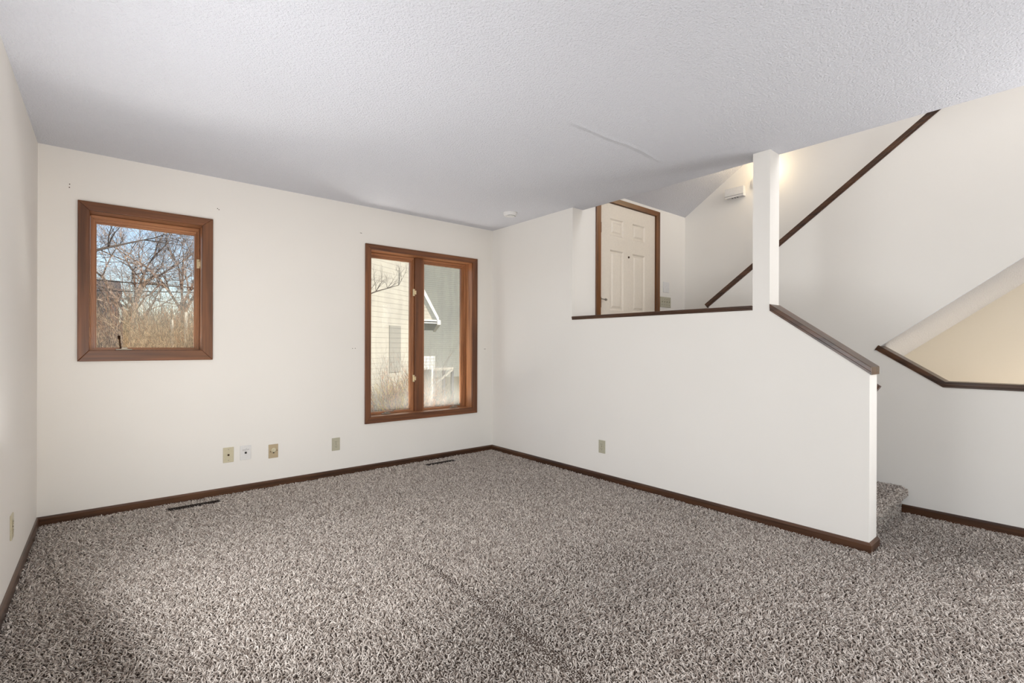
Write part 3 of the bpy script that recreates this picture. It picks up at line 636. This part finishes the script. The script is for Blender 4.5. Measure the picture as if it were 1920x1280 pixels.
def shrub(name, x, y, h, w, mat, label, seed, n_stems=110, group='winter shrubs outside the windows', cat='shrub', r=.013):
    rnd = random.Random(seed); b = MB()
    for i in range(n_stems):
        a = rnd.random()*6.283; rr = math.sqrt(rnd.random())*w*.5
        p = (x+math.cos(a)*rr, y+math.sin(a)*rr, G0)
        twigs(b, p, (math.cos(a)*.35+rnd.gauss(0, .15), math.sin(a)*.35+rnd.gauss(0, .15), 1), h*rnd.uniform(.32, .5), r*rnd.uniform(.7, 1.2), 3, rnd, .36, .4, 2, 2)
    o = b.build(name, M[mat], normals=False); tag(o, label, cat, group); return o
shrub('shrub', -3.55, 5.2, 1.4, .8, 'twig', 'tan leafless shrub low at the left of the small window', 1)
shrub('shrub', -2.95, 4.7, 1.75, .8, 'twig', 'tan twiggy shrub in the lower middle of the small window', 2, 144)
shrub('shrub', -2.8, 5.8, 2.45, 1.2, 'twig', 'tall tan shrub behind the one in the middle of the small window', 3, 144)
shrub('shrub', -2.35, 5.1, 2.35, .9, 'twigdark', 'brown leafless shrub at the lower right of the small window', 4, 108)
shrub('shrub', -2.25, 6.3, 2.7, .8, 'twig2', 'russet leafless shrub at the right of the small window', 5, 90)
shrub('shrub', -3.75, 6.9, 1.15, .7, 'twigdark', 'brown shrub standing before the dark house seen through the small window', 6, 90)
rnd = random.Random(77); b_ = MB()
for i in range(330):
    p = (rnd.uniform(-5.6, -.9), rnd.uniform(8.9, 10.4), G0)
    twigs(b_, p, (rnd.gauss(0, .25), rnd.gauss(0, .2), 1), rnd.uniform(.95, 1.42), .02, 2, rnd, .34, .4, 3, 2)
tag(b_.build('brush_thicket', M['twigdark'], normals=False), 'dense brown brush thicket behind the shrubs in the small window', 'brush', kind='stuff')
# trees
def tree(name, x, y, h, seed, label, mat='bark', r=.11, lean=(0, 0), depth=6, spread=.45, trunk=.46):
    rnd = random.Random(seed); root = thing(name, (x, y, G0), label, 'tree', 'bare trees outside')
    b = MB(); p = Vector((x, y, G0)); q = p+Vector((lean[0], lean[1], 1))*h*trunk
    b.tube(p, q, r, r*.75, 9); b.build('trunk', M[mat], root, normals=False)
    b = MB()
    for k in range(4):
        a = k*1.57+rnd.random(); dv = Vector((math.cos(a)*.7+lean[0], math.sin(a)*.7+lean[1], .9)); twigs(b, q-Vector((0, 0, .03+.1*k)), dv, h*.20, r*.40, depth-1, rnd, spread, .15, 2, 3, 4)
    b.build('branches', M['branch'], root, normals=False); return root
tree('bare_tree', -2.95, 8.2, 5.2, 11, 'forked bare tree in the middle of the small window', r=.10)
tree('bare_tree', -1.95, 7.6, 5.6, 12, 'leaning bare tree at the right side of the small window', 'bark', .085, (-.07, 0), 7, .42)
tree('bare_tree', -2.7, 11.5, 5.2, 15, 'more distant bare tree between the other two in the small window', 'bark', .08, (.03, 0), 7, .5)
# heavy limb reaching in from a tree left of the small window
lt = thing('bare_tree', (-4.9, 6.6, G0), 'dark bare tree whose limb enters the small window at upper left', 'tree', 'bare trees outside')
b_ = MB(); b_.tube((-4.9, 6.6, G0), (-4.75, 6.6, 2.2), .14, .11, 10); b_.build('trunk', M['bark'], lt, normals=False)
rnd = random.Random(21); b_ = MB(); q = Vector((-4.75, 6.6, 2.1)); dv = Vector((1, .05, .55))
for k in range(4):
    e = q+(dv+Vector((rnd.gauss(0, .1), rnd.gauss(0, .1), rnd.gauss(0, .12)))).normalized()*.55; b_.tube(q, e, .05-.010*k, .041-.010*k, 6); q = e
    for _ in range(2): twigs(b_, q, (rnd.gauss(.4, .5), rnd.gauss(0, .5), rnd.gauss(.3, .5)), .38, .014, 4, rnd, .4, .1, 2, 2)
b_.build('branches', M['bark'], lt, normals=False)
# branch in front of the siding seen through the tall window
bt = thing('bare_tree', (.25, 4.4, G0), 'bare tree with a branch across the upper left of the tall window', 'tree', 'bare trees outside')
b_ = MB(); b_.tube((.25, 4.4, G0), (.15, 4.4, 2.0), .06, .05, 8); b_.build('trunk', M['bark'], bt, normals=False)
rnd = random.Random(31); b_ = MB(); q = Vector((.15, 4.4, 2.0)); dv = Vector((1, .15, .35))
for k in range(4):
    e = q+(dv+Vector((0, rnd.gauss(0, .1), rnd.gauss(0, .08)))).normalized()*.26; b_.tube(q, e, .018-.003*k, .015-.003*k, 5); q = e
    for _ in range(3): twigs(b_, q, (rnd.gauss(.5, .4), rnd.gauss(0, .3), rnd.gauss(.7, .3)), .22, .0065, 3, rnd, .4, .2, 2, 2)
b_.build('branches', M['bark'], bt, normals=False)
# dark house, cables, fence posts
dh = thing('house', (-5.6, 16, G0), 'dark blue-grey house behind the shrubs at the left of the small window', 'house')
b_ = MB(); b_.box(-7.2, -3.05, 15, 20, G0, 2.75); b_.build('wall', M['dark_siding'], dh)
b_ = MB(); b_.prism([(14.6, 2.72), (17.5, 3.38), (20.4, 2.72)], -7.5, -2.98); b_.build('roof', M['asphalt_roof'], dh)
b_ = MB(); b_.box(-7.5, -2.98, 14.52, 14.6, 2.66, 2.78); b_.build('gutter', M['asphalt_roof'], dh)
for z0, z1, lab in ((2.45, 2.43, 'upper black utility cable crossing the small window'), (2.24, 2.33, 'lower black utility cable crossing the small window')):
    b_ = MB(); 
    for i in range(7):
        xa, xb = -9+i*1.2, -9+(i+1)*1.2; f_ = lambda t: z0+(z1-z0)*((t+3.4)/1.6)+.004*((t+2)**2)
        b_.tube((xa, 8.6, f_(xa)), (xb, 8.6, f_(xb)), .012, n_=5)
    tag(b_.build('utility_cable', M['cable'], normals=False), lab, 'cable')
for i, (fx, fz, lab) in enumerate(((-2.48, 1.58, 'pale weathered post left of the other two beyond the small window'), (-2.28, 1.72, 'pale weathered post between its two neighbours beyond the small window'), (-2.12, 1.78, 'pale weathered post at the far right beyond the small window'))):
    b_ = MB(); b_.tube((fx, 5.75, G0), (fx+.01, 5.75, fz), .034, .026, 8); tag(b_.build('fence_post', M['birch'], bevel=.006), lab, 'post', 'pale posts beyond the small window')
# neighbouring house with cream siding
nd = Vector((.857, .515, 0)); nn = Vector((.515, -.857, 0)); A0 = Vector((1.0, 5.4, 0))
def TN(s, o, z): return tuple(A0+nd*s+nn*o+Vector((0, 0, z)))
nh = thing('house', TN(0, 0, G0), 'cream sided neighbouring house filling the left pane of the tall window', 'house')
b_ = MB(); b_.box(-.4, 2.03, -2.6, 0, G0, 5.6, TN); b_.build('siding_wall', M['siding'], nh)
b_ = MB(); b_.prism([(.35, 5.5), (-1.3, 6.7), (-2.95, 5.5)], -.7, 2.35, 0, TN); b_.build('roof', M['asphalt_roof'], nh)
b_ = MB(); b_.box(.55, 1.0, 0, .02, .55, 1.6, TN); fr_ = b_.build('window', M['siding_dim'], nh)
b_ = MB(); b_.box(1.98, 2.05, -.02, .03, G0, 5.5, TN); b_.build('corner_board', M['siding'], nh)
# garage with white rake and boxed eave
ga = thing('garage', (4.2, 10, G0), 'white gabled garage corner with bright eave in the right pane of the tall window', 'garage')
b_ = MB(); b_.prism([(2.4, 1.96), (5.15, 1.96), (3.775, 4.2)], 10.0, 10.1, ax=1); b_.build('gable', M['siding'], ga)
b_ = MB(); b_.prism([(5.30, 1.93), (5.30, 2.10), (3.775, 4.58), (3.775, 4.34)], 9.90, 10.0, ax=1); b_.build('rake_board', M['trimwhite'], ga)
b_ = MB(); b_.prism([(3.7, 9.9), (5.30, 9.9), (9.6, 17.5), (8.0, 17.5)], 1.93, 1.97, ax=2); b_.build('soffit', M['siding_grey'], ga)
b_ = MB(); b_.add([(5.22, 9.88, 1.86), (5.36, 9.88, 1.86), (9.7, 17.5, 1.86), (9.56, 17.5, 1.86), (5.22, 9.88, 2.02), (5.36, 9.88, 2.02), (9.7, 17.5, 2.02), (9.56, 17.5, 2.02)], [(0, 3, 2, 1), (4, 5, 6, 7), (0, 1, 5, 4), (1, 2, 6, 5), (2, 3, 7, 6), (3, 0, 4, 7)]); b_.build('gutter', M['trimwhite'], ga)
b_ = MB(); b_.box(3.6, 5.3, 9.90, 10.0, 1.90, 2.02); b_.build('eave_band', M['trimwhite'], ga)
b_ = MB(); b_.box(2.4, 4.75, 10.15, 10.3, G0, 1.95); b_.build('wall', M['siding_grey'], ga)
fh = thing('house', (9, 18.5, G0), 'grey-green house further back in the right pane of the tall window', 'house')
b_ = MB(); b_.box(3.5, 18, 18.3, 24, G0, 8.2); b_.build('siding_wall', M['siding_grey'], fh)
b_ = MB(); b_.prism([(18, 8.1), (21, 10), (24.3, 8.1)], 3, 18.4); b_.build('roof', M['asphalt_roof'], fh)
# white block panel and deck with posts
lp = thing('lattice_panel', (3.7, 8, .67), 'bright white lattice panel low in the right pane of the tall window', 'panel')
b_ = MB(); b_.box(3.15, 4.02, 8.0, 8.04, .47, .85); b_.build('panel', M['trimwhite'], lp)
b_ = MB()
for i in range(4): b_.box(3.15, 4.02, 7.993, 8.0, .50+.09*i, .508+.09*i)
for i in range(7): b_.box(3.2+.13*i, 3.208+.13*i, 7.993, 8.0, .47, .85)
b_.build('lattice', M['siding_grey'], lp)
for lx in (3.2, 3.9): b_ = MB(); b_.box(lx, lx+.06, 8.0, 8.04, G0, .47); b_.build('leg', M['trimwhite'], lp)
dk = thing('porch_deck', (4.3, 8.2, G0), 'pale raised deck with posts at the lower right of the tall window', 'deck')
b_ = MB(); b_.box(3.8, 4.72, 8.1, 9.6, .42, .50); b_.build('deck_boards', M['siding'], dk)
for px in (4.05, 4.40, 4.70): b_ = MB(); b_.box(px-.035, px+.035, 8.1, 8.17, G0, .42); b_.build('post', M['fencewood'], dk)
b_ = MB(); b_.tube((4.68, 8.08, .44), (4.1, 8.08, .05), .035, n_=6); b_.build('brace', M['siding'], dk)
b_ = MB(); b_.box(3.85, 4.35, 8.6, 8.66, G0, .42); b_.build('skirt', M['siding_grey'], dk)
shrub('shrub', .75, 3.6, 1.35, .8, 'twig2', 'russet shrub at the lower left of the tall window', 7, 50)
shrub('shrub', 1.35, 4.6, 1.7, .7, 'twigdark', 'dark bare shrub behind the mullion of the tall window', 8, 30, r=.006)
shrub('shrub', 1.75, 4.3, 1.6, .6, 'twigdark', 'fine dark twiggy shrub just right of the mullion', 9, 22, r=.006)
shrub('shrub', 1.6, 3.7, .75, .6, 'twig2', 'low russet shrub at the bottom of the right pane', 10, 40)
shrub('evergreen_shrub', 2.15, 4.3, .62, .8, 'evergreen', 'low dark evergreen shrub at the bottom of the right pane', 12, 60)
shrub('ornamental_grass', 1.35, 5.0, .95, .35, 'straw', 'yellow clump of dry grass at the bottom of the left pane', 14, 60, cat='grass clump', group='dry grass outside')
